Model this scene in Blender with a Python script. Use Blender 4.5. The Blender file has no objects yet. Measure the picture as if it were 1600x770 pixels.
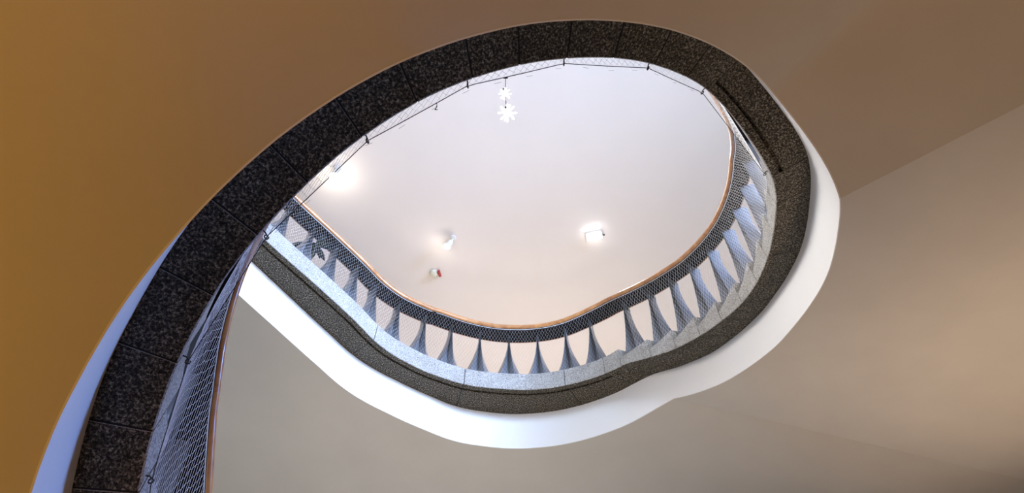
# Looking up the open well of a curved stone staircase to the ceiling of the top floor.
import bpy, bmesh, math, random
from mathutils import Vector, Matrix
random.seed(7)
SC = bpy.context.scene
COL = SC.collection
CAMZ = 1.6
Q = Vector

# ---------------------------------------------------------------- plan of the well edge
# every .1 m along the edge from the foot of the lower flight up to the top gallery:
# x, y, height of the stone's underside, outward normal, direction of the risers,
# width of the stone overhang, depth of the plastered face, height of the handrail
TAB = [tuple(float(v) for v in r.split(',')) for r in """-1.502,3.62,1.214,-0.995,-0.1,-0.995,-0.1,0.252,0.436,1.02
-1.504,3.52,1.273,-0.995,-0.1,-0.995,-0.1,0.252,0.436,1.02
-1.506,3.42,1.332,-0.995,-0.1,-0.995,-0.1,0.252,0.436,1.02
-1.508,3.32,1.391,-0.995,-0.1,-0.995,-0.1,0.252,0.436,1.02
-1.51,3.22,1.45,-0.995,-0.1,-0.995,-0.1,0.252,0.436,1.02
-1.512,3.12,1.509,-0.995,-0.1,-0.995,-0.1,0.252,0.436,1.02
-1.514,3.02,1.568,-0.995,-0.1,-0.995,-0.1,0.252,0.436,1.02
-1.513,2.92,1.627,-0.995,-0.1,-0.995,-0.1,0.252,0.436,1.02
-1.508,2.82,1.686,-0.995,-0.1,-0.995,-0.1,0.252,0.436,1.02
-1.504,2.72,1.745,-0.995,-0.1,-0.995,-0.1,0.252,0.436,1.02
-1.498,2.62,1.804,-0.995,-0.1,-0.995,-0.1,0.252,0.436,1.02
-1.491,2.52,1.863,-0.995,-0.1,-0.995,-0.1,0.252,0.436,1.02
-1.477,2.42,1.922,-0.995,-0.1,-0.995,-0.1,0.252,0.436,1.02
-1.464,2.32,1.981,-0.995,-0.1,-0.995,-0.1,0.252,0.436,1.02
-1.45,2.22,2.04,-0.994,-0.108,-0.994,-0.108,0.252,0.436,1.02
-1.437,2.12,2.139,-0.983,-0.183,-0.983,-0.183,0.249,0.42,1.021
-1.414,2.023,2.226,-0.96,-0.281,-0.96,-0.281,0.245,0.412,1.023
-1.381,1.929,2.293,-0.929,-0.369,-0.929,-0.369,0.24,0.416,1.024
-1.341,1.838,2.36,-0.897,-0.441,-0.897,-0.441,0.236,0.425,1.026
-1.293,1.75,2.426,-0.867,-0.499,-0.867,-0.499,0.233,0.433,1.027
-1.241,1.665,2.492,-0.834,-0.551,-0.834,-0.551,0.233,0.436,1.028
-1.183,1.583,2.558,-0.794,-0.608,-0.794,-0.608,0.235,0.434,1.03
-1.119,1.506,2.626,-0.744,-0.668,-0.744,-0.668,0.238,0.431,1.031
-1.05,1.435,2.693,-0.696,-0.718,-0.696,-0.718,0.242,0.427,1.033
-0.977,1.367,2.758,-0.664,-0.748,-0.664,-0.748,0.245,0.422,1.034
-0.901,1.302,2.822,-0.634,-0.774,-0.634,-0.774,0.248,0.414,1.035
-0.822,1.241,2.89,-0.586,-0.81,-0.586,-0.81,0.249,0.398,1.037
-0.739,1.185,2.966,-0.526,-0.85,-0.526,-0.85,0.25,0.378,1.038
-0.652,1.136,3.04,-0.475,-0.88,-0.475,-0.88,0.25,0.36,1.04
-0.563,1.09,3.104,-0.432,-0.902,-0.432,-0.902,0.25,0.348,1.041
-0.472,1.05,3.166,-0.373,-0.928,-0.373,-0.928,0.25,0.339,1.042
-0.378,1.016,3.235,-0.291,-0.957,-0.291,-0.957,0.25,0.329,1.044
-0.281,0.992,3.307,-0.208,-0.978,-0.208,-0.978,0.25,0.316,1.045
-0.183,0.974,3.378,-0.149,-0.989,-0.149,-0.989,0.25,0.304,1.047
-0.084,0.962,3.448,-0.101,-0.995,-0.101,-0.995,0.25,0.296,1.048
0.016,0.954,3.517,-0.047,-0.999,-0.047,-0.999,0.25,0.291,1.049
0.116,0.952,3.584,0.014,-1,0.014,-1,0.25,0.288,1.051
0.216,0.957,3.649,0.069,-0.998,0.069,-0.998,0.25,0.286,1.052
0.315,0.966,3.714,0.114,-0.993,0.114,-0.993,0.25,0.288,1.053
0.415,0.98,3.779,0.158,-0.987,0.158,-0.987,0.25,0.294,1.055
0.513,0.998,3.841,0.211,-0.978,0.211,-0.978,0.25,0.301,1.056
0.61,1.022,3.904,0.273,-0.962,0.273,-0.962,0.25,0.305,1.058
0.705,1.052,3.966,0.336,-0.942,0.336,-0.942,0.25,0.307,1.059
0.798,1.089,4.026,0.392,-0.92,0.392,-0.92,0.25,0.312,1.06
0.889,1.131,4.086,0.444,-0.896,0.444,-0.896,0.25,0.331,1.062
0.977,1.178,4.145,0.504,-0.863,0.504,-0.863,0.249,0.367,1.063
1.061,1.231,4.216,0.57,-0.822,0.57,-0.822,0.249,0.413,1.065
1.141,1.291,4.301,0.625,-0.781,0.625,-0.781,0.249,0.464,1.066
1.217,1.356,4.362,0.665,-0.747,0.665,-0.747,0.249,0.514,1.067
1.29,1.424,4.392,0.697,-0.717,0.697,-0.717,0.248,0.562,1.069
1.36,1.495,4.411,0.726,-0.688,0.741,-0.671,0.249,0.598,1.07
1.428,1.569,4.426,0.751,-0.661,0.774,-0.634,0.251,0.604,1.072
1.493,1.645,4.434,0.77,-0.638,0.795,-0.606,0.255,0.573,1.073
1.556,1.723,4.44,0.785,-0.619,0.809,-0.588,0.259,0.519,1.074
1.617,1.802,4.454,0.801,-0.599,0.819,-0.574,0.261,0.472,1.076
1.675,1.883,4.473,0.823,-0.568,0.826,-0.564,0.261,0.453,1.077
1.73,1.967,4.516,0.855,-0.518,0.826,-0.563,0.258,0.465,1.079
1.778,2.054,4.566,0.892,-0.453,0.842,-0.539,0.253,0.493,1.045
1.82,2.145,4.618,0.924,-0.383,0.857,-0.515,0.249,0.514,1.06
1.855,2.238,4.671,0.945,-0.326,0.872,-0.49,0.247,0.522,1.078
1.885,2.333,4.726,0.957,-0.289,0.885,-0.465,0.247,0.52,1.094
1.913,2.43,4.782,0.965,-0.263,0.898,-0.439,0.25,0.514,1.107
1.938,2.526,4.833,0.972,-0.237,0.911,-0.413,0.252,0.506,1.121
1.96,2.624,4.885,0.979,-0.205,0.922,-0.387,0.254,0.495,1.137
1.979,2.722,4.935,0.986,-0.168,0.933,-0.36,0.256,0.483,1.157
1.994,2.821,4.984,0.992,-0.129,0.943,-0.333,0.255,0.475,1.177
2.005,2.92,5.033,0.995,-0.095,0.952,-0.306,0.253,0.47,1.198
2.013,3.02,5.084,0.998,-0.063,0.96,-0.279,0.248,0.468,1.217
2.017,3.12,5.135,1,-0.023,0.968,-0.251,0.242,0.466,1.234
2.017,3.22,5.186,1,0.03,0.975,-0.223,0.238,0.466,1.249
2.011,3.319,5.239,0.997,0.083,0.981,-0.195,0.236,0.466,1.262
2,3.419,5.292,0.991,0.137,0.986,-0.167,0.236,0.464,1.273
1.984,3.517,5.345,0.98,0.198,0.99,-0.138,0.24,0.459,1.281
1.961,3.614,5.399,0.967,0.257,0.994,-0.11,0.249,0.454,1.286
1.933,3.71,5.454,0.953,0.304,0.997,-0.081,0.26,0.45,1.287
1.9,3.804,5.509,0.938,0.348,0.999,-0.053,0.269,0.45,1.285
1.863,3.897,5.561,0.921,0.389,1,-0.024,0.277,0.451,1.286
1.823,3.989,5.612,0.906,0.424,1,0.005,0.285,0.451,1.291
1.779,4.078,5.664,0.889,0.458,0.999,0.033,0.295,0.45,1.301
1.731,4.166,5.716,0.871,0.491,0.998,0.062,0.306,0.446,1.31
1.68,4.252,5.769,0.852,0.523,0.996,0.091,0.317,0.441,1.315
1.626,4.337,5.821,0.829,0.559,0.993,0.119,0.325,0.439,1.318
1.569,4.418,5.875,0.802,0.597,0.989,0.148,0.328,0.443,1.318
1.507,4.497,5.93,0.772,0.636,0.984,0.176,0.327,0.452,1.314
1.442,4.572,5.984,0.734,0.679,0.979,0.204,0.324,0.461,1.306
1.372,4.643,6.035,0.693,0.721,0.973,0.232,0.322,0.47,1.293
1.298,4.711,6.085,0.67,0.742,0.966,0.26,0.32,0.484,1.278
1.224,4.778,6.135,0.668,0.744,0.958,0.288,0.314,0.507,1.265
1.149,4.845,6.172,0.657,0.754,0.949,0.315,0.304,0.531,1.257
1.072,4.908,6.19,0.601,0.799,0.929,0.369,0.291,0.547,1.254
0.99,4.962,6.2,0.502,0.865,0.896,0.443,0.281,0.549,1.249
0.902,5.007,6.2,0.409,0.913,0.847,0.532,0.282,0.541,1.237
0.809,5.045,6.2,0.354,0.935,0.784,0.621,0.291,0.53,1.217
0.715,5.079,6.2,0.322,0.947,0.71,0.705,0.302,0.522,1.194
0.62,5.109,6.2,0.285,0.959,0.617,0.787,0.312,0.516,1.175
0.523,5.135,6.2,0.237,0.971,0.503,0.864,0.32,0.513,1.165
0.426,5.157,6.2,0.188,0.982,0.372,0.928,0.326,0.516,1.16
0.327,5.173,6.2,0.131,0.991,0.224,0.974,0.331,0.524,1.158
0.228,5.182,6.2,0.06,0.998,0.06,0.998,0.336,0.531,1.155
0.128,5.185,6.2,-0.008,1,-0.008,1,0.342,0.533,1.15
0.028,5.181,6.2,-0.053,0.999,-0.053,0.999,0.348,0.532,1.144
-0.072,5.175,6.2,-0.079,0.997,-0.079,0.997,0.349,0.532,1.14
-0.171,5.166,6.2,-0.101,0.995,-0.101,0.995,0.346,0.534,1.139
-0.271,5.154,6.2,-0.126,0.992,-0.126,0.992,0.34,0.533,1.145
-0.37,5.14,6.2,-0.166,0.986,-0.166,0.986,0.336,0.528,1.155
-0.467,5.12,6.2,-0.239,0.971,-0.239,0.971,0.329,0.521,1.165
-0.563,5.092,6.2,-0.325,0.946,-0.325,0.946,0.319,0.52,1.169
-0.656,5.057,6.2,-0.382,0.924,-0.382,0.924,0.306,0.527,1.168
-0.747,5.017,6.2,-0.406,0.914,-0.406,0.914,0.294,0.534,1.166
-0.838,4.975,6.2,-0.435,0.9,-0.435,0.9,0.285,0.537,1.165
-0.927,4.929,6.2,-0.485,0.874,-0.485,0.874,0.279,0.536,1.166
-1.013,4.878,6.2,-0.533,0.846,-0.533,0.846,0.276,0.534,1.164
-1.096,4.823,6.2,-0.562,0.827,-0.562,0.827,0.275,0.534,1.159
-1.178,4.766,6.2,-0.593,0.805,-0.593,0.805,0.278,0.533,1.151
-1.257,4.704,6.2,-0.645,0.765,-0.645,0.765,0.283,0.53,1.14
-1.33,4.637,6.2,-0.706,0.708,-0.706,0.708,0.292,0.523,1.124
-1.397,4.564,6.2,-0.764,0.645,-0.764,0.645,0.302,0.514,1.099
-1.459,4.485,6.2,-0.807,0.59,-0.807,0.59,0.312,0.507,1.069
-1.516,4.403,6.2,-0.826,0.564,-0.826,0.564,0.319,0.504,1.043
-1.572,4.321,6.2,-0.818,0.576,-0.818,0.576,0.323,0.506,1.028
-1.631,4.24,6.2,-0.797,0.603,-0.797,0.603,0.325,0.509,1.025
-1.693,4.161,6.2,-0.784,0.621,-0.784,0.621,0.325,0.51,1.028
-1.755,4.083,6.2,-0.78,0.626,-0.78,0.626,0.323,0.511,1.032
-1.818,4.005,6.2,-0.78,0.626,-0.78,0.626,0.32,0.512,1.035
-1.881,3.927,6.2,-0.777,0.629,-0.777,0.629,0.317,0.512,1.036
-1.944,3.85,6.2,-0.772,0.636,-0.772,0.636,0.313,0.513,1.034
-2.008,3.773,6.2,-0.767,0.642,-0.767,0.642,0.308,0.514,1.028
-2.072,3.697,6.2,-0.765,0.644,-0.765,0.644,0.304,0.516,1.02
-2.137,3.62,6.2,-0.767,0.642,-0.767,0.642,0.299,0.518,1.012
-2.201,3.543,6.2,-0.771,0.636,-0.771,0.636,0.294,0.52,1.005
-2.264,3.466,6.2,-0.778,0.629,-0.778,0.629,0.29,0.521,0.997
-2.326,3.388,6.2,-0.783,0.622,-0.783,0.622,0.288,0.523,0.989
-2.39,3.311,6.2,-0.783,0.622,-0.783,0.622,0.288,0.523,0.989
-2.453,3.234,6.2,-0.783,0.622,-0.783,0.622,0.288,0.523,0.989
-2.517,3.157,6.2,-0.783,0.622,-0.783,0.622,0.288,0.523,0.989
-2.581,3.08,6.2,-0.783,0.622,-0.783,0.622,0.288,0.523,0.989
-2.644,3.002,6.2,-0.783,0.622,-0.783,0.622,0.288,0.523,0.989
-2.708,2.925,6.2,-0.783,0.622,-0.783,0.622,0.288,0.523,0.989
-2.772,2.848,6.2,-0.783,0.622,-0.783,0.622,0.288,0.523,0.989
-2.835,2.771,6.2,-0.783,0.622,-0.783,0.622,0.288,0.523,0.989
-2.899,2.694,6.2,-0.783,0.622,-0.783,0.622,0.288,0.523,0.989
-2.963,2.617,6.2,-0.783,0.622,-0.783,0.622,0.288,0.523,0.989
-3.027,2.54,6.2,-0.783,0.622,-0.783,0.622,0.288,0.523,0.989
-3.09,2.463,6.2,-0.783,0.622,-0.783,0.622,0.288,0.523,0.989""".split()]
S0, DS = -1.4, 0.1
SMAX = S0 + DS * (len(TAB) - 1)
CAM = Q((0, 0, CAMZ))


def row(s):
    u = min(max((s - S0) / DS, 0), len(TAB) - 1.0001)
    i = int(u)
    t = u - i
    a = TAB[max(i - 1, 0)]; b = TAB[i]; c = TAB[i + 1]; d = TAB[min(i + 2, len(TAB) - 1)]
    out = []
    for k in range(10):
        if k < 2:
            p0, p1, p2, p3 = a[k], b[k], c[k], d[k]
            out.append(.5 * (2 * p1 + (p2 - p0) * t + (2 * p0 - 5 * p1 + 4 * p2 - p3) * t * t + (3 * p1 - p0 - 3 * p2 + p3) * t ** 3))
        else:
            out.append(b[k] + (c[k] - b[k]) * t)
    return out


def zb(s):
    return row(s)[2] + CAMZ


def nrm(s):
    r = row(s)
    return Q((r[3], r[4], 0)).normalized()


def tng(s):
    n = nrm(s)
    return Q((-n.y, n.x, 0))


def gen(s):
    r = row(s)
    return Q((r[5], r[6], 0)).normalized()


def edge(s):
    r = row(s)
    return Q((r[0], r[1], 0))


def off(s, d, z):
    """point d metres outward of the stone's face, along the riser direction"""
    g = gen(s)
    p = edge(s) + g * (d / max(.3, g.dot(nrm(s))))
    return Q((p.x, p.y, z))


def offn(s, d, z):
    p = edge(s) + nrm(s) * d
    return Q((p.x, p.y, z))


def srange(a, b, step=.05):
    n = max(1, round((b - a) / step))
    return [a + (b - a) * i / n for i in range(n + 1)]


JN = [-1.43, -1.15, -.86, -.57, -.28, 0.0, .17, .4, .65, .9, 1.15, 1.4, 1.65, 1.9, 2.12, 2.36, 2.62, 2.88, 3.13, 3.35]
JR = [4.2, 4.5, 4.82, 5.14, 5.46, 5.78, 6.1, 6.41, 6.73, 7.04, 7.4]
KA, KB = 4.29, 7.27      # where the soffit changes pitch
JG = [7.4, 7.6, 8.05, 9.15, 10.25, 11.75, 12.6, SMAX - .02]
XW0, XW1, YW0, YW1 = -3.7, 5.8, -2.3, 8.6
ZCEIL = 9.67 + CAMZ
GAL_TOP = 6.47 + CAMZ
LAND_TOP = 4.655 + CAMZ
GZ = 6.2 - .522 + CAMZ

# ---------------------------------------------------------------- materials
def nodes(name):
    m = bpy.data.materials.new(name)
    m.use_nodes = True
    nt = m.node_tree
    b = nt.nodes['Principled BSDF']
    return m, nt, b


def coords(nt, scale=1.0):
    tc = nt.nodes.new('ShaderNodeTexCoord')
    mp = nt.nodes.new('ShaderNodeMapping')
    mp.inputs['Scale'].default_value = (scale,) * 3
    nt.links.new(tc.outputs['Object'], mp.inputs['Vector'])
    return mp.outputs['Vector']


def ramp(nt, fac, stops):
    r = nt.nodes.new('ShaderNodeValToRGB')
    el = r.color_ramp.elements
    el[0].position, el[0].color = stops[0][0], (*stops[0][1], 1)
    el[1].position, el[1].color = stops[1][0], (*stops[1][1], 1)
    for p, c in stops[2:]:
        e = el.new(p)
        e.color = (*c, 1)
    nt.links.new(fac, r.inputs['Fac'])
    return r.outputs['Color']


def noise(nt, vec, scale, detail=3, rough=.55):
    n = nt.nodes.new('ShaderNodeTexNoise')
    n.inputs['Scale'].default_value = scale
    n.inputs['Detail'].default_value = detail
    n.inputs['Roughness'].default_value = rough
    nt.links.new(vec, n.inputs['Vector'])
    return n.outputs['Fac']


def bump(nt, b, fac, strength, dist):
    bp = nt.nodes.new('ShaderNodeBump')
    bp.inputs['Strength'].default_value = strength
    bp.inputs['Distance'].default_value = dist
    nt.links.new(fac, bp.inputs['Height'])
    nt.links.new(bp.outputs['Normal'], b.inputs['Normal'])


def paint(name, col, var=.03, rough=.85):
    m, nt, b = nodes(name)
    v = coords(nt)
    f = noise(nt, v, 1.7, 4)
    lo = tuple(c * (1 - var) for c in col); hi = tuple(min(1, c * (1 + var)) for c in col)
    nt.links.new(ramp(nt, f, [(.3, lo), (.7, hi)]), b.inputs['Base Color'])
    b.inputs['Roughness'].default_value = rough
    b.inputs['Specular IOR Level'].default_value = .25
    bump(nt, b, noise(nt, v, 160, 3), .08, .004)
    return m


def granite(name, stops, scale, rough, bmp):
    m, nt, b = nodes(name)
    v = coords(nt)
    f = noise(nt, v, scale, 4, .78)
    c = ramp(nt, f, stops)
    big = noise(nt, v, 5, 3)
    mx = nt.nodes.new('ShaderNodeMixRGB'); mx.blend_type = 'MULTIPLY'; mx.inputs['Fac'].default_value = 1
    nt.links.new(c, mx.inputs['Color1'])
    nt.links.new(ramp(nt, big, [(.3, (.8, .79, .76)), (.7, (1, 1, 1))]), mx.inputs['Color2'])
    nt.links.new(mx.outputs['Color'], b.inputs['Base Color'])
    b.inputs['Roughness'].default_value = rough
    b.inputs['Specular IOR Level'].default_value = .25
    bump(nt, b, f, bmp, .005)
    return m


def wood():
    m, nt, b = nodes('varnished wood')
    v = coords(nt)
    w = nt.nodes.new('ShaderNodeTexNoise')
    w.inputs['Scale'].default_value = 6; w.inputs['Detail'].default_value = 6; w.inputs['Distortion'].default_value = 1.5
    nt.links.new(v, w.inputs['Vector'])
    nt.links.new(ramp(nt, w.outputs['Fac'], [(.3, (.34, .13, .040)), (.7, (.58, .28, .10))]), b.inputs['Base Color'])
    b.inputs['Roughness'].default_value = .3
    b.inputs['Coat Weight'].default_value = .5
    b.inputs['Coat Roughness'].default_value = .15
    return m


def simple(name, col, rough=.5, metal=0.0, emit=None, es=0, spec=.5):
    m, nt, b = nodes(name)
    v = coords(nt)
    f = noise(nt, v, 9, 3)
    lo = tuple(c * .93 for c in col)
    nt.links.new(ramp(nt, f, [(.3, lo), (.7, col)]), b.inputs['Base Color'])
    b.inputs['Roughness'].default_value = rough
    b.inputs['Metallic'].default_value = metal
    b.inputs['Specular IOR Level'].default_value = spec
    if emit:
        b.inputs['Emission Color'].default_value = (*emit, 1)
        b.inputs['Emission Strength'].default_value = es
    return m


M = dict(
    soffit=paint('beige soffit paint', (.64, .61, .565)),
    white=paint('white plaster', (.86, .86, .85), .015),
    wall=paint('cream wall paint', (.36, .30, .22)),
    ceil=paint('pale ceiling paint', (.80, .755, .73), .012),
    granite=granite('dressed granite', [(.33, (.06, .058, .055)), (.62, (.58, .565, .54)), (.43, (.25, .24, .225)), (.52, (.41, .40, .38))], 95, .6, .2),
    granite_shaded=granite('coarse granite with painted shade', [(.36, (.008, .007, .005)), (.66, (.50, .44, .35)), (.47, (.035, .030, .022)), (.56, (.155, .135, .105))], 80, .8, .4),
    grout=simple('dark joint', (.012, .011, .01), .95),
    wood=wood(),
    under=simple('dark rail support', (.010, .008, .008), .8, spec=.1),
    steel=simple('blue grey steel', (.175, .185, .21), .3, .4),
    net=simple('pale nylon cord', (.80, .80, .82), .7),
    cable=simple('dark steel cable', (.03, .03, .032), .5),
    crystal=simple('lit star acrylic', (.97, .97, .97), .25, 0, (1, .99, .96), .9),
    leaf=simple('dark green leaf', (.022, .035, .014), .5),
    pot=simple('terracotta', (.30, .13, .07), .8),
    soil=simple('soil', (.03, .02, .015), .95),
    fixture=simple('white enamel', (.8, .8, .78), .4),
    bulb=simple('lit bulb', (1, 1, 1), .4, 0, (1, .93, .82), 30),
    panel=simple('lit panel', (1, 1, 1), .4, 0, (.97, .98, 1), 14),
    red=simple('red plastic', (.42, .04, .04), .5),
    smoke=simple('ivory plastic', (.72, .74, .62), .5),
    floor=simple('terrazzo', (.20, .17, .14), .5),
    glass=simple('bright window', (.8, .9, 1), .3, 0, (.62, .78, 1), 1.5),
)

M['crystal'].node_tree.nodes['Principled BSDF'].inputs['Transmission Weight'].default_value = .3
M['crystal'].node_tree.nodes['Principled BSDF'].inputs['IOR'].default_value = 1.25

# ---------------------------------------------------------------- builders
def link(o, parent=None, **kw):
    COL.objects.link(o)
    if parent:
        o.parent = parent
    for k, v in kw.items():
        o[k] = v
    return o


def thing(name, label, cat, loc=(0, 0, 0), group=None):
    o = bpy.data.objects.new(name, None)
    o.empty_display_size = .1
    o.location = loc
    link(o, None, label=label, category=cat)
    if group:
        o['group'] = group
    return o


def mesh(name, bm, mat, parent=None, smooth=False, loc=None, angle=None, **kw):
    """loc is the object's origin in world space (mesh given in world space)"""
    bmesh.ops.recalc_face_normals(bm, faces=bm.faces)
    me = bpy.data.meshes.new(name)
    if loc is not None:
        bmesh.ops.translate(bm, verts=bm.verts, vec=-Q(loc))
    bm.to_mesh(me)
    bm.free()
    for p in me.polygons:
        p.use_smooth = smooth
    if smooth and angle:
        me.set_sharp_from_angle(angle=angle)
    me.materials.append(mat)
    o = bpy.data.objects.new(name, me)
    if parent:
        base = Q(parent.location) if parent.parent is None else Q(parent.location) + Q(parent.parent.location)
        o.location = (Q(loc) if loc is not None else Q((0, 0, 0))) - base
    elif loc is not None:
        o.location = loc
    return link(o, parent, **kw)


def loft(bm, rings, closed=True, cap=True):
    vs = [[bm.verts.new(p) for p in r] for r in rings]
    n = len(rings[0])
    for a, b in zip(vs, vs[1:]):
        for i in range(n if closed else n - 1):
            j = (i + 1) % n
            bm.faces.new((a[i], a[j], b[j], b[i]))
    if cap and closed:
        bm.faces.new(vs[0][::-1])
        bm.faces.new(vs[-1])
    return vs


def tube(bm, pts, r, n=6, r1=None, cap=True):
    rings = []
    for i, p in enumerate(pts):
        a = pts[max(i - 1, 0)]; b = pts[min(i + 1, len(pts) - 1)]
        d = (b - a).normalized()
        u = d.cross(Q((0, 0, 1)))
        if u.length < .05:
            u = d.cross(Q((1, 0, 0)))
        u.normalize()
        w = d.cross(u)
        rr = r if r1 is None else r + (r1 - r) * i / (len(pts) - 1)
        rings.append([p + (u * math.cos(2 * math.pi * k / n) + w * math.sin(2 * math.pi * k / n)) * rr for k in range(n)])
    loft(bm, rings, cap=cap)


def lathe(bm, prof, c, n=24):
    rings = [[Q((c[0] + r * math.cos(2 * math.pi * k / n), c[1] + r * math.sin(2 * math.pi * k / n), c[2] + z)) for k in range(n)] for r, z in prof]
    loft(bm, rings)


def box(bm, a, b):
    x0, y0, z0 = a; x1, y1, z1 = b
    loft(bm, [[Q((x0, y0, z0)), Q((x1, y0, z0)), Q((x1, y1, z0)), Q((x0, y1, z0))],
              [Q((x0, y0, z1)), Q((x1, y0, z1)), Q((x1, y1, z1)), Q((x0, y1, z1))]])


def hit(s, d0):
    """how far a riser line runs from the fascia to the wall"""
    p = off(s, d0, 0); g = gen(s)
    t = 99
    for k, lo, hi in ((0, XW0, XW1), (1, YW0, YW1)):
        if g[k] > 1e-6: t = min(t, (hi - p[k]) / g[k])
        if g[k] < -1e-6: t = min(t, (lo - p[k]) / g[k])
    return p, g, max(.2, t - .004)


def fascia_bottom(s):
    """height of the soffit's edge: two sloping flights, a flat quarter landing and a flat gallery"""
    if s < 2.9:
        return zb(s) - row(s)[8]
    z0 = zb(2.9) - row(2.9)[8]
    for a, b, za, zc in ((2.9, 3.5, z0, 4.05 + CAMZ), (3.5, KA, 4.05 + CAMZ, 4.05 + CAMZ), (KA, KB, 4.05 + CAMZ, GZ)):
        if s <= b:
            return za + (zc - za) * (s - a) / (b - a)
    return GZ


FT = .008    # plaster thickness of the fascia


def fascia(a, b, parent, name='fascia'):
    bm = bmesh.new()
    rings = []
    for s in srange(a, b, .05):
        o = row(s)[7]
        lo, hi = fascia_bottom(s), zb(s) - .001
        rings.append([off(s, o, lo), off(s, o, hi), off(s, o + FT, hi), off(s, o + FT, lo)])
    loft(bm, rings)
    return mesh(name, bm, M['white'], parent, True, angle=.6, label='smooth white plastered face of the stair edge')


def slab(a, b, parent, name='soffit_slab'):
    """solid under the steps; its underside is the sloping soffit"""
    bm = bmesh.new()
    rings = []
    for s in srange(a, b, .05):
        o = row(s)[7] + FT
        p, g, L = hit(s, o)
        e = p + g * L
        lo, hi = fascia_bottom(s) + .001, zb(s) - .003
        m1 = p + g * (L * .4)
        rings.append([Q((p.x, p.y, lo)), Q((p.x, p.y, hi)), Q((e.x, e.y, hi)), Q((e.x, e.y, lo)), Q((m1.x, m1.y, lo))])
    loft(bm, rings)
    return mesh(name, bm, M['soffit'], parent, True, angle=.5)


def block(a, b, top, parent, depth=1.0, name='granite_step', groove=False, gap=.004, **kw):
    bm = bmesh.new()
    rings = []
    for s in srange(a + gap, b - gap, .05):
        lo = zb(s)
        o = row(s)[7]
        prof = [off(s, depth, lo), ]
        if groove:      # drip groove cut into the underside near the edge
            prof += [off(s, .082, lo), off(s, .078, lo + .03), off(s, .062, lo + .03), off(s, .058, lo)]
        prof += [off(s, .006, lo), off(s, 0, lo + .006), off(s, 0, top - .008), off(s, .008, top), off(s, depth, top)]
        rings.append(prof)
    loft(bm, rings)
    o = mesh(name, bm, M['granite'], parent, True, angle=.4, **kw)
    o.data.materials.append(M['granite_shaded'])      # coarser granite, with the underside's shade painted into its colour
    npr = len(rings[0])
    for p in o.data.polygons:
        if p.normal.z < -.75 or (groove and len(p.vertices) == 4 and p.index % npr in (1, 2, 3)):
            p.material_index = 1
    return o


def grout(a, b, joints, tops, parent):
    for s, t in zip(joints, tops):
        s0, s1 = max(a, s - .006), min(b, s + .006)
        if s1 - s0 < .004: continue
        bm = bmesh.new()
        rings = []
        for q in (s0, s1):
            lo = zb(q) + .004
            rings.append([off(q, .005, lo), off(q, .005, t - .012), off(q, .5, t - .012), off(q, .5, lo)])
        loft(bm, rings)
        mesh('mortar', bm, M['grout'], parent)


# ---------------------------------------------------------------- lower flight
def top_of(k_nosing_s):
    return zb(k_nosing_s) + .305


lower = thing('stair_flight', 'lower stair flight with dark stone edge sweeping along the left and top, orange-brown underside', 'staircase', (-1.2, 1.2, CAMZ + 2.0))
slab(JN[0] + .03, JN[-1], lower)
fascia(JN[0] + .03, JN[-1], lower)
tops_n = []
for a, b in zip(JN, JN[1:]):
    a = max(a, S0)
    t = zb(b) + .14
    tops_n.append(t)
    block(a, b, t, lower)
grout(S0, JN[-1], JN[1:-1], tops_n, lower)

# ---------------------------------------------------------------- quarter landing
land = thing('stair_landing', 'quarter landing at the upper right with one long dark stone edge and brown underside', 'landing', (1.6, 1.6, CAMZ + 4.4))
slab(JN[-1], KA, land)
fascia(JN[-1], KA, land)
block(JN[-1], JR[0], LAND_TOP, land, groove=True, name='granite_edge')

# ---------------------------------------------------------------- winding upper flight
upper = thing('stair_flight', 'winding upper stair flight on the right with stepped pale stone ends and tan underside', 'staircase', (2.2, 3.2, CAMZ + 5.0))
slab(KA, KB, upper)
fascia(KA, KB, upper)
tops_r = []
for a, b in zip(JR, JR[1:]):
    t = zb(b) + .14
    tops_r.append(t)
    block(a, b, t, upper)
grout(JR[0], JR[-1], JR[:-1], [LAND_TOP] + tops_r, upper)

# ---------------------------------------------------------------- top gallery
gal = thing('gallery_floor', 'curved top gallery floor at the bottom of the photo with speckled stone edge and grey underside', 'landing', (0, 6, CAMZ + 6.0))
GA, GB = JR[-1], SMAX - .02


def gallery_outline(d):
    pts = [off(s, row(s)[7] + d, 0) for s in srange(KB, GB, .06)]
    p, g, L = hit(KB, row(KB)[7] + d)
    start = p + g * L
    out = [start] + pts
    l = pts[-1]
    dirn = (pts[-1] - pts[-4]).normalized()
    out.append(Q((XW0 + .004, l.y, 0)))
    out += [Q((XW0 + .004, YW1 - .004, 0)), Q((XW1 - .004, YW1 - .004, 0))]
    return out


def prism(name, pts, z0, z1, mat, parent, **kw):
    bm = bmesh.new()
    a = [bm.verts.new((p.x, p.y, z0)) for p in pts]
    b = [bm.verts.new((p.x, p.y, z1)) for p in pts]
    n = len(pts)
    for i in range(n):
        j = (i + 1) % n
        bm.faces.new((a[i], a[j], b[j], b[i]))
    f1 = bm.faces.new(a[::-1]); f2 = bm.faces.new(b)
    bm.normal_update()
    bmesh.ops.triangulate(bm, faces=[f1, f2], ngon_method='EAR_CLIP')
    return mesh(name, bm, mat, parent, **kw)


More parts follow.
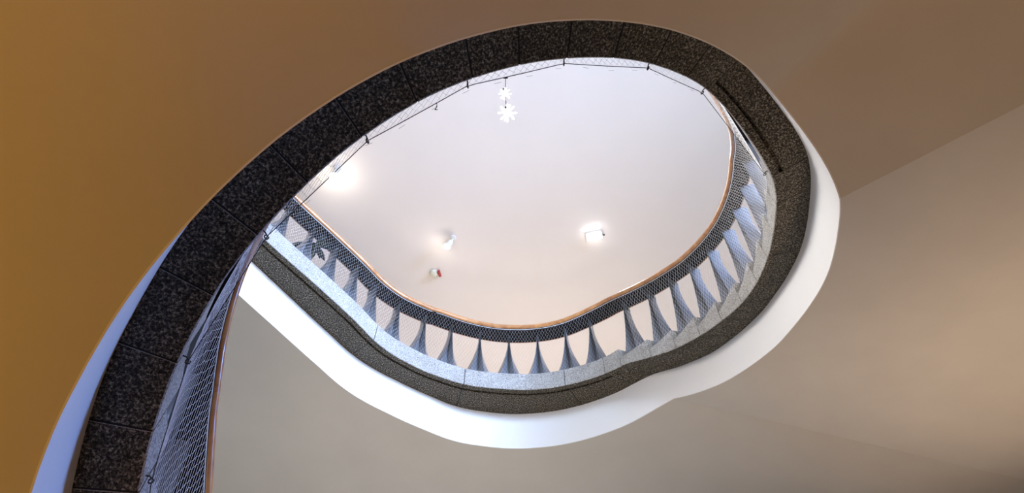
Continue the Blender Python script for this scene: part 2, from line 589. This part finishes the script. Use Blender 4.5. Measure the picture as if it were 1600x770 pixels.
prism('soffit_slab', gallery_outline(FT), GZ, 6.197 + CAMZ, M['soffit'], gal)
bm = bmesh.new()
rings = []
for s in srange(KB, GB, .05):
    o = row(s)[7]
    lo = GZ - .001
    rings.append([off(s, o, lo), off(s, o, zb(s) - .001), off(s, o + FT, zb(s) - .001), off(s, o + FT, lo)])
loft(bm, rings)
mesh('fascia', bm, M['white'], gal, True, angle=.6, label='smooth white plastered face below the gallery stone edge')
for a, b in zip(JG, JG[1:]):
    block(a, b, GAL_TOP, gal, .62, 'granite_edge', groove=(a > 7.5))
grout(GA, GB, JG[:-1], [tops_r[-1]] + [GAL_TOP] * 9, gal)
prism('floor_finish', gallery_outline(.63), 6.2 + CAMZ, GAL_TOP - .005, M['floor'], gal)

# ---------------------------------------------------------------- balustrade
rail_lo, rail_hi = S0 + .02, GB


def lerp(s, xs, ys):
    if s <= xs[0]: return ys[0]
    for i in range(len(xs) - 1):
        if s <= xs[i + 1]:
            return ys[i] + (ys[i + 1] - ys[i]) * (s - xs[i]) / (xs[i + 1] - xs[i])
    return ys[-1]


def zrail(s):      # top of the handrail
    if s > 9.6: h = 1.155
    elif s > 4.6: h = row(s)[9]
    else: h = lerp(s, [1, 2.6, 3.5, 4.0, 4.6], [1.02, .96, .78, .86, row(4.6)[9]])
    return zb(s) + h


def rshift(s):     # the rail swings slightly out over the floor along the straight gallery side
    return lerp(s, [-1.4, 0, 1.5, 2.8, 3.5, 4.3, 9.5, 10.4, 13.5], [.06, .05, 0, 0, .05, 0, 0, .085, .1])


def rail_out(s):
    return lerp(s, [0, 4, 5, 6, 7, 9, 13], [.17, .17, .13, .155, .18, .17, .16]) + rshift(s)


bal = thing('balustrade', 'steel balustrade with varnished wooden handrail winding round the stairwell', 'railing', (0, 0, CAMZ + 2))
RT = .076
bm = bmesh.new()
rings = []
for s in srange(rail_lo, rail_hi, .04):
    zt = zrail(s); i = -.06 + rshift(s); o = rail_out(s)
    c = i + .033
    prof = []
    for k in range(9):          # rounded nosing on the well side
        a = math.pi / 2 + math.pi * k / 8
        prof.append(offn(s, c + .033 * math.cos(a), zt - RT / 2 + RT / 2 * math.sin(a)))
    prof += [offn(s, i + .044, zt - RT), offn(s, i + .044, zt - RT + .012), offn(s, o - .018, zt - RT + .012), offn(s, o - .018, zt - RT), offn(s, o, zt - RT), offn(s, o, zt - .02), offn(s, o - .03, zt)]
    rings.append(prof)
loft(bm, rings)
mesh('handrail', bm, M['wood'], bal, True, angle=.7, label='varnished orange-brown wooden handrail')
bm = bmesh.new()
rings = []
for s in srange(rail_lo, rail_hi, .04):
    zt = zrail(s); i = -.06 + rshift(s); o = rail_out(s)
    rings.append([offn(s, i + .024, zt - RT - .007), offn(s, i + .024, zt - RT + .016), offn(s, o - .014, zt - RT + .016), offn(s, o - .014, zt - RT - .007)])
loft(bm, rings)
mesh('rail_support', bm, M['under'], bal, True, angle=.7, label='black flat bar under the handrail')


def baluster(s, base, top, shift):
    """folded sheet-steel blade: a wide pleat at its foot that closes to a narrow fin under the rail"""
    bm = bmesh.new()
    T, N = -tng(s), nrm(s)
    H = top - base
    rings = []
    nh = 20
    th = .005
    slope = (zrail(s + .05) - zrail(s - .05)) / .1
    for k in range(nh + 1):
        h = k / nh
        a = .150 * (1 - h) ** 1.7 + .009
        back = .036 + .085 * h ** 1.3
        front = -.036 + .012 * h
        prof = [(-a, back * .8), (-a * (.36 + .26 * (1 - h) ** .7), front), (a * .02, back), (a * (.40 + .08 * h), front), (a, back * .8)]
        fine = []
        for (x0, y0), (x1, y1) in zip(prof, prof[1:]):
            for q in range(4):
                t = q / 4
                e = t * t * (3 - 2 * t) * .35 + t * .65      # soft folds
                fine.append((x0 + (x1 - x0) * t, y0 + (y1 - y0) * e))
        fine.append(prof[-1])
        ring = fine + [(x * .97, y + th * 1.6) for x, y in reversed(fine)]
        c = edge(s) + N * (.058 + .012 * h + shift * h) + Q((0, 0, base + H * h))
        pts = []
        for x, y in ring:
            p = c + T * x + N * y
            if h == 1: p.z -= slope * x
            pts.append(p)
        rings.append(pts)
    loft(bm, rings)
    b = edge(s) + N * .058
    return mesh('baluster', bm, M['steel'], bal, True, angle=.75, loc=(b.x, b.y, base))


BG = [7.7, 8.0, 8.33, 8.66, 9.0, 9.34, 9.67, 10.0, 10.32, 10.64, 10.97, 11.31, 11.65, 11.98, 12.3, 12.62]
for s in BG:
    baluster(s, GAL_TOP, zrail(s) - RT, rshift(s))
for a, b, t in list(zip(JR, JR[1:], tops_r)):
    s = a + (b - a) * .55
    baluster(s, t, zrail(s) - RT, 0)
for s in (3.5, 3.78, 4.04):
    baluster(s, LAND_TOP, zrail(s) - RT, 0)
for a, b, t in list(zip(JN, JN[1:], tops_n))[1:]:
    s = a + (b - a) * .55
    baluster(s, t, zrail(s) - RT, rshift(s))

# ---------------------------------------------------------------- safety net
HK = [-1.1, -.5, .02, .4, .9, 1.4, 1.87, 2.35, 2.86, 3.34, 4.16]
net = thing('safety_net', 'white mesh safety net stretched over the balusters on the well side', 'net', (0, 0, CAMZ + 3))


def hook_pt(s):
    return offn(s, -.030, zb(s) + .03)


def cable_pt(s):
    for a, b in zip(HK, HK[1:]):
        if a <= s <= b:
            t = (s - a) / (b - a)
            p = hook_pt(a).lerp(hook_pt(b), t)
            p.z -= .006 * 4 * t * (1 - t)
            return p
    if s < HK[0]: return hook_pt(s)
    return None


def net_low(s):
    c = cable_pt(s)
    if c is not None: return c
    if s < 7.5:
        w = min(1, (s - 4.16) / .4)
        return offn(s, -.03 * (1 - w) - .012 * w, zb(s) + .03 + .17 * w)
    return offn(s, -.014, GAL_TOP - .035)


def net_top(s):
    return offn(s, -.032 + rshift(s), zrail(s) - RT - .010)


def net_pt(s, v):
    a = net_low(s); b = net_top(s)
    p = a.lerp(b, v)
    belly = .018 * math.sin(math.pi * v)
    return p + nrm(s) * belly


bm = bmesh.new()
CELL = .036
NV = 19
SN0, SN1 = S0 + .05, 12.9
nu = int((SN1 - SN0) / CELL)
rng = random.Random(3)
jit = {}


def npt(i, j):
    key = (i, j)
    if key not in jit:
        s = SN0 + i * CELL / 2 + rng.uniform(-.004, .004)
        v = min(1, max(0, (j + rng.uniform(-.18, .18)) / NV)) if 0 < j < NV else j / NV
        jit[key] = net_pt(min(max(s, SN0), SN1), v)
    return jit[key]


def cord(bm, p, q, r=.0009):
    d = (q - p)
    if d.length < 1e-5: return
    u = d.cross(Q((.3, .5, .8))).normalized() * r
    w = d.cross(u).normalized() * r
    a = [p + u, p - u * .5 + w * .87, p - u * .5 - w * .87]
    va = [bm.verts.new(x) for x in a]
    vb = [bm.verts.new(x + d) for x in a]
    for k in range(3):
        l = (k + 1) % 3
        bm.faces.new((va[k], va[l], vb[l], vb[k]))


for j in range(NV):
    for i in range(j % 2, 2 * nu, 2):
        p = npt(i, j)
        for di in (-1, 1):
            if 0 <= i + di <= 2 * nu:
                cord(bm, p, npt(i + di, j + 1), .0009 if SN0 + i * CELL / 2 < 7.2 else .0005)
mesh('mesh_cords', bm, M['net'], net, kind='stuff')
bm = bmesh.new()
tube(bm, [cable_pt(s) for s in srange(SN0, HK[-1], .05)], .0021, 5)
mesh('edge_cable', bm, M['cable'], net, True, label='thin dark cable along the lower edge of the net')
bm = bmesh.new()
tube(bm, [net_top(s) for s in srange(SN0, SN1, .05)], .003, 5)
mesh('head_cord', bm, M['net'], net, True)
for s in HK:
    bm = bmesh.new()
    h = hook_pt(s)
    f = offn(s, .01, h.z + .02)
    n = nrm(s); up = Q((0, 0, 1))
    pts = [f, f.lerp(h, .6) + up * .012]
    for k in range(9):
        a = math.pi / 2 + 2 * math.pi * k / 9
        pts.append(h + n * (-.010 * math.cos(a)) + up * (.012 * math.sin(a) - .004))
    tube(bm, pts, .0034, 6)
    mesh('hook', bm, M['cable'], net, True)
# slack hem of the net and a loose tail of cord hanging below the cable
bm = bmesh.new()
hem = []
for s in srange(.95, 3.3, .05):
    p = cable_pt(s)
    hem.append(p + Q((rng.uniform(-.004, .004), rng.uniform(-.003, .003), -.07 + rng.uniform(-.018, .018))))
for k, (p, q) in enumerate(zip(hem, hem[1:])):
    if k % 3 == 0: cord(bm, p, p.lerp(q, .6), .0008)
for k in range(0, len(hem), 3):
    cord(bm, hem[k].lerp(cable_pt(.95 + 2.35 * k / (len(hem) - 1)), .55), cable_pt(.95 + 2.35 * k / (len(hem) - 1)), .0004)
mesh('slack_hem', bm, M['cable'], net, kind='stuff')
bm = bmesh.new()
p = cable_pt(1.72)
tube(bm, [p, p + Q((.004, 0, -.05)), p + Q((-.002, .004, -.085)), p + Q((.005, .0, -.095)), p + Q((.009, .004, -.085))], .0022, 6)
mesh('loose_cord_tail', bm, M['cable'], net, True)
# ---------------------------------------------------------------- pixel ray helper for ceiling fittings
FPX = 1150.0
ELEV = math.atan2(FPX, 635.0)


def at(px, py, z):
    a, b = (px - 800) / FPX, -(py - 385) / FPX
    d = Q((a, math.cos(ELEV) - b * math.sin(ELEV), math.sin(ELEV) + b * math.cos(ELEV)))
    return CAM + d * ((z - CAMZ) / d.z)


# ---------------------------------------------------------------- hanging stars
def star(name, c, R, label):
    t = thing(name, label, 'ornament', c, 'clear star ornaments on the hanging string')
    bm = bmesh.new()
    bmesh.ops.create_icosphere(bm, subdivisions=2, radius=R * .4)
    bmesh.ops.translate(bm, verts=bm.verts, vec=Q(c))
    mesh('star_centre', bm, M['crystal'], t, False)
    dirs = [Q((math.cos(math.pi * k / 4), math.sin(math.pi * k / 4), 0)) for k in range(8)]
    dirs += [Q((math.cos(a) * .7, math.sin(a) * .7, z)) for z in (-.7, .7) for a in (.4, 1.97, 3.54, 5.11)]
    for d in dirs:
        d = d.normalized()
        u = d.cross(Q((.1, .2, 1))).normalized(); y = d.cross(u)
        bm = bmesh.new()
        rings = []
        for r_, w_ in ((.34, .10), (.62, .075), (.86, .13), (1.0, .05)):
            rings.append([Q(c) + d * (r_ * R) + (u * math.cos(q * math.pi / 3) + y * math.sin(q * math.pi / 3)) * (w_ * R) for q in range(6)])
        loft(bm, rings)
        mesh('ray', bm, M['crystal'], t, False)
    return t


ztop = cable_pt(2.05).z
p_top = at(788, 119, ztop)
p_top = cable_pt(2.05)
zlow = p_top.z - .53
mid = Q((p_top.x, p_top.y, p_top.z - .30)); low = Q((p_top.x + .012, p_top.y, zlow))
st = thing('ornament_string', 'thin string with dark rings hanging from the net cable at the top', 'string', tuple(p_top))
bm = bmesh.new()
tube(bm, [p_top, p_top.lerp(mid, .5), mid, mid.lerp(low, .5), low + Q((0, 0, .04))], .0016, 5)
mesh('string', bm, M['cable'], st, True)
for c in (p_top - Q((0, 0, .012)), p_top - Q((0, 0, .19)), p_top - Q((0, 0, .27)), low + Q((0, 0, .075))):
    bm = bmesh.new()
    pts = [c + Q((.009 * math.cos(2 * math.pi * k / 10), .003 * math.sin(2 * math.pi * k / 10), .009 * math.sin(2 * math.pi * k / 10))) for k in range(10)]
    tube(bm, pts, .0035, 5)
    mesh('ring', bm, M['cable'], st, True)
star('star_ornament', tuple(mid + Q((0, -.012, -.005))), .030, 'small clear star ornament hanging halfway up the string, above the larger one')
star('star_ornament', tuple(low), .041, 'clear star ornament hanging lowest on the string')

# ---------------------------------------------------------------- ceiling fittings
def spot(px, py, label, aim, R=.045):
    p = at(px, py, ZCEIL)
    t = thing('spot_lamp', label, 'lamp', (p.x, p.y, ZCEIL), 'ceiling spot lamps')
    bm = bmesh.new()
    lathe(bm, [(.05, 0), (.05, -.03), (.02, -.04)], (p.x, p.y, ZCEIL - .001), 18)
    mesh('ceiling_rose', bm, M['fixture'], t, True, angle=.6)
    d = Q(aim).normalized()
    j = Q((p.x, p.y, ZCEIL - .06))
    bm = bmesh.new()
    tube(bm, [Q((p.x, p.y, ZCEIL - .035)), j, j + d * .05], .014, 8)
    mesh('arm', bm, M['fixture'], t, True, angle=.6)
    bm = bmesh.new()
    tube(bm, [j + d * .03, j + d * .08, j + d * .15], .03, 14, .055)
    mesh('lamp_head', bm, M['fixture'], t, True, angle=.6)
    bm = bmesh.new()
    c = j + d * .15
    bmesh.ops.create_uvsphere(bm, u_segments=16, v_segments=10, radius=R)
    bmesh.ops.translate(bm, verts=bm.verts, vec=c)
    mesh('bulb', bm, M['bulb'], t, True, label='glowing bulb')
    return c + d * .08


lamp_a = spot(708, 371, 'small lit ceiling spot beside the round ivory smoke detector', (-.5, .35, -.75))
lamp_b = spot(527, 262, 'bright ceiling spot half behind the dark stone edge at the left', (-.1, .35, -.9), .06)

p = at(928, 366, ZCEIL)
t = thing('flood_lamp', 'bright white rectangular lamp on the ceiling right of centre', 'lamp', tuple(p))
bm = bmesh.new(); box(bm, (p.x - .12, p.y - .06, ZCEIL - .055), (p.x + .12, p.y + .06, ZCEIL - .001))
bmesh.ops.bevel(bm, geom=bm.edges[:], offset=.01, segments=2, affect='EDGES')
hs = mesh('housing', bm, M['fixture'], t, True, angle=.6)
bm = bmesh.new(); box(bm, (p.x - .108, p.y - .062, ZCEIL - .075), (p.x + .108, p.y + .05, ZCEIL - .052))
pn = mesh('diffuser', bm, M['panel'], t)
bm = bmesh.new(); tube(bm, [Q((p.x + .12, p.y + .02, ZCEIL - .03)), Q((p.x + .155, p.y + .03, ZCEIL - .03))], .012, 8)
mesh('bracket', bm, M['cable'], t)
t.rotation_euler = (0, 0, math.radians(-14))
flood = p

p = at(678, 426, ZCEIL)
t = thing('smoke_detector', 'round ivory smoke detector with a red tag on the ceiling', 'smoke detector', tuple(p))
bm = bmesh.new(); lathe(bm, [(.062, 0), (.062, -.02), (.052, -.045), (.03, -.058), (.012, -.06)], (p.x, p.y, ZCEIL - .001), 24)
mesh('body', bm, M['smoke'], t, True, angle=.6)
bm = bmesh.new()
tube(bm, [Q((p.x + .075, p.y - .055, ZCEIL - .03)), Q((p.x + .096, p.y + .045, ZCEIL - .03))], .021, 10)
mesh('red_tag', bm, M['red'], t, True, angle=.8, label='small red tag')

# ---------------------------------------------------------------- plant on the gallery
pp = at(499, 374, 7.25 + CAMZ)
pl = thing('potted_plant', 'dark-leaved plant in a pot on the gallery floor behind the leftmost balusters', 'plant', (pp.x - .03, pp.y + .05, GAL_TOP))
cx, cy = pp.x - .03, pp.y + .05
bm = bmesh.new()
lathe(bm, [(.07, 0), (.10, .18), (.112, .18), (.112, .215), (.095, .215), (.09, .17)], (cx, cy, GAL_TOP + .001), 24)
mesh('pot', bm, M['pot'], pl, True, angle=.6)
bm = bmesh.new(); lathe(bm, [(.088, .172), (.088, .19), (.03, .2)], (cx, cy, GAL_TOP), 18)
mesh('soil', bm, M['soil'], pl, True)
bm = bmesh.new()
tube(bm, [Q((cx, cy, GAL_TOP + .19)), Q((cx + .01, cy, GAL_TOP + .45)), Q((cx, cy, GAL_TOP + .78))], .012, 8, .006)
mesh('stem', bm, M['leaf'], pl, True)
for k, (az, L, hgt, rise) in enumerate([(176, .30, .76, .06), (196, .25, .70, .04), (150, .20, .72, .10), (350, .16, .72, .10), (30, .18, .76, .12), (90, .20, .74, .15), (318, .16, .74, .12), (120, .18, .66, .08), (60, .18, .68, .08)]):
    a = math.radians(az)
    d = Q((math.cos(a), math.sin(a), 0)); u = Q((-math.sin(a), math.cos(a), 0))
    b0 = Q((cx, cy, GAL_TOP + hgt))
    bm = bmesh.new(); rings = []
    for q in range(9):
        f = q / 8
        w = .042 * math.sin(math.pi * min(1, f * .93 + .05)) ** .8 * (1 - f * .35) + .002
        c = b0 + d * (L * f) + Q((0, 0, rise * f - .10 * f * f))
        rings.append([c + u * w, c + Q((0, 0, -.006)), c - u * w, c + Q((0, 0, .003))])
    loft(bm, rings)
    mesh('leaf', bm, M['leaf'], pl, True, angle=.8)

# ---------------------------------------------------------------- room shell
def shell(name, a, b, mat, **kw):
    bm = bmesh.new(); box(bm, a, b)
    o = mesh(name, bm, mat)
    o['kind'] = 'structure'
    for k, v in kw.items(): o[k] = v
    return o


W = .2
shell('floor', (XW0 - W, YW0 - W, -.2), (XW1 + W, YW1 + W, 0), M['floor'])
shell('ceiling', (XW0 - W, YW0 - W, ZCEIL), (XW1 + W, YW1 + W, ZCEIL + .25), M['ceil'])
shell('wall_left', (XW0 - W, YW0 - W, 0), (XW0, YW1 + W, ZCEIL), M['wall'])
shell('wall_right', (XW1, YW0 - W, 0), (XW1 + W, YW1 + W, ZCEIL), M['wall'])
shell('wall_front', (XW0, YW0 - W, 0), (XW1, YW0, ZCEIL), M['wall'])
shell('wall_back', (XW0, YW1, 0), (XW1, YW1 + W, ZCEIL), M['wall'])


def window(n, cx, cy, cz, w, h, axis):
    """a bright window set on a wall"""
    bm = bmesh.new()
    t = .05
    nx = 3
    def b(u0, u1, z0, z1, d0, d1):
        if axis == 'x':
            s = 1 if cx > 0 else -1
            x0, x1 = sorted((cx - s * d0, cx - s * d1))
            box(bm, (x0, cy + u0, z0), (x1, cy + u1, z1))
        else:
            s = 1 if cy > 2 else -1
            y0, y1 = sorted((cy - s * d0, cy - s * d1))
            box(bm, (cx + u0, y0, z0), (cx + u1, y1, z1))
    for k in range(nx + 1):
        u = -w / 2 + w * k / nx
        b(u - t / 2, u + t / 2, cz - h / 2, cz + h / 2, 0, .06)
    for z in (cz - h / 2, cz + h / 2, cz):
        b(-w / 2, w / 2, z - t / 2, z + t / 2, 0, .055)
    fr = mesh('window_%d' % n, bm, M['fixture']); fr['kind'] = 'structure'
    bm = bmesh.new()
    b(-w / 2, w / 2, cz - h / 2, cz + h / 2, .002, .02)
    mesh('pane', bm, M['glass'], fr)


# ---------------------------------------------------------------- light
def area(name, loc, target, sx, sy, power, col, spread=180):
    l = bpy.data.lights.new(name, 'AREA')
    l.shape = 'RECTANGLE'; l.size = sx; l.size_y = sy; l.energy = power; l.color = col
    l.spread = math.radians(spread)
    o = bpy.data.objects.new(name, l); COL.objects.link(o)
    o.location = loc
    o.rotation_euler = (Q(target) - Q(loc)).to_track_quat('-Z', 'Y').to_euler()
    return o


def point(name, loc, power, col, r=.05):
    l = bpy.data.lights.new(name, 'POINT'); l.energy = power; l.color = col; l.shadow_soft_size = r
    o = bpy.data.objects.new(name, l); COL.objects.link(o); o.location = loc
    return o


window(1, XW1, .6, 8.9, 4.4, 2.8, 'x')
area('daylight_right', (XW1 - .1, .6, 8.9), (-3, 4.2, 6.3), 4.2, 2.6, 1050, (.44, .61, 1.0), 86)
window(2, 2.2, YW0, 9.3, 4.4, 2.6, 'y')
area('daylight_front', (2.2, YW0 + .1, 9.3), (.2, 6, 7.6), 4.2, 2.4, 150, (.62, .78, 1.0), 100)
area('stone_fill', (-.3, 2.4, .3), (-.4, 5.0, 7.7), 1.4, 1.2, 9, (1.0, .88, .74), 50)  # added floor-level fill that brightens the underside of the gallery stone
# lower hall: an unseen back window and unseen amber lights added under the stairs
window(3, 1.2, YW1, 2.3, 5.0, 2.6, 'y')
area('soffit_fill', (-1.0, 6.6, .4), (-1.0, 6.3, 7), 4.6, 3.2, 38, (.98, .97, .97), 90)  # added up-facing fill for the gallery soffit, apart from the window
area('blue_fill', (XW1 - .1, 4.6, 5.2), (-1.7, 2.3, 3.6), 1.2, 1.0, 27, (.20, .38, 1.0), 44)  # added blue fill on the lower fascia, no window behind it
area('warm_left', (XW0 + .1, .2, 2.3), (-1.5, .4, 4.2), .3, 2.4, 38, (1.0, .475, .05))
area('warm_left_far', (XW0 + .1, 3.2, 1.4), (-1.8, 2.6, 3.0), .3, 1.6, 22, (1.0, .475, .05))
area('warm_front', (-.6, YW0 + .1, 2.6), (-.4, 0, 4.6), 2.4, .3, 28, (1.0, .48, .10))
area('warm_front_right', (3.2, YW0 + .1, 3.4), (2.6, .5, 5.6), 2.0, .3, 17, (1.0, .51, .15))
area('warm_back_right', (5.0, YW1 - .1, 2.8), (3.9, 2.4, 6.8), 1.4, .6, 40, (1.0, .71, .48), 66)  # unseen light added to set off the upper flight's sloping soffit
area('hall_left_upper', (XW0 + .1, .6, 6.6), (2.4, 2.8, 6.6), 2.6, 1.6, 56, (1.0, .95, .89), 60)  # unseen light added to lift the right-hand fascia
point('spot_glow', lamp_a + Q((0, 0, -.12)), .8, (1.0, .86, .68))
point('spot_glow_left', lamp_b + Q((0, 0, -.12)), 3, (1.0, .86, .66))
area('flood_glow', (flood.x, flood.y, ZCEIL - .09), (flood.x, flood.y, 0), .22, .1, 20, (1, .97, .93))
area('ceiling_fill', (.5, 7.8, GAL_TOP + .25), (.5, 6.0, ZCEIL), 5.0, .5, 100, (1, .87, .77))  # added fill, hidden on the gallery, evens out the ceiling
area('ceiling_fill_left', (XW0 + .2, .4, 7.2), (-.5, 2.5, ZCEIL), .3, 3.0, 80, (1, .87, .77), 140)  # added fill, hidden above the lower flight, brightens the ceiling

w = bpy.data.worlds.new('world'); SC.world = w; w.use_nodes = True
bg = w.node_tree.nodes['Background']
bg.inputs['Color'].default_value = (.8, .85, 1, 1); bg.inputs['Strength'].default_value = .05

# ---------------------------------------------------------------- camera
cam = bpy.data.cameras.new('camera'); co = bpy.data.objects.new('camera', cam); COL.objects.link(co)
co.location = CAM
co.rotation_euler = (math.pi / 2 + ELEV, 0, 0)
cam.sensor_fit = 'HORIZONTAL'; cam.sensor_width = 36; cam.lens = 36 * FPX / 1600
cam.clip_start = .02
SC.camera = co
vs = SC.view_settings
SC.display_settings.display_device = 'sRGB'
vs.view_transform = 'Standard'; vs.look = 'None'; vs.exposure = 0; vs.gamma = 1; vs.use_curve_mapping = False
SC.cycles.use_denoising = True
SC.cycles.max_bounces = 10
SC.cycles.diffuse_bounces = 6
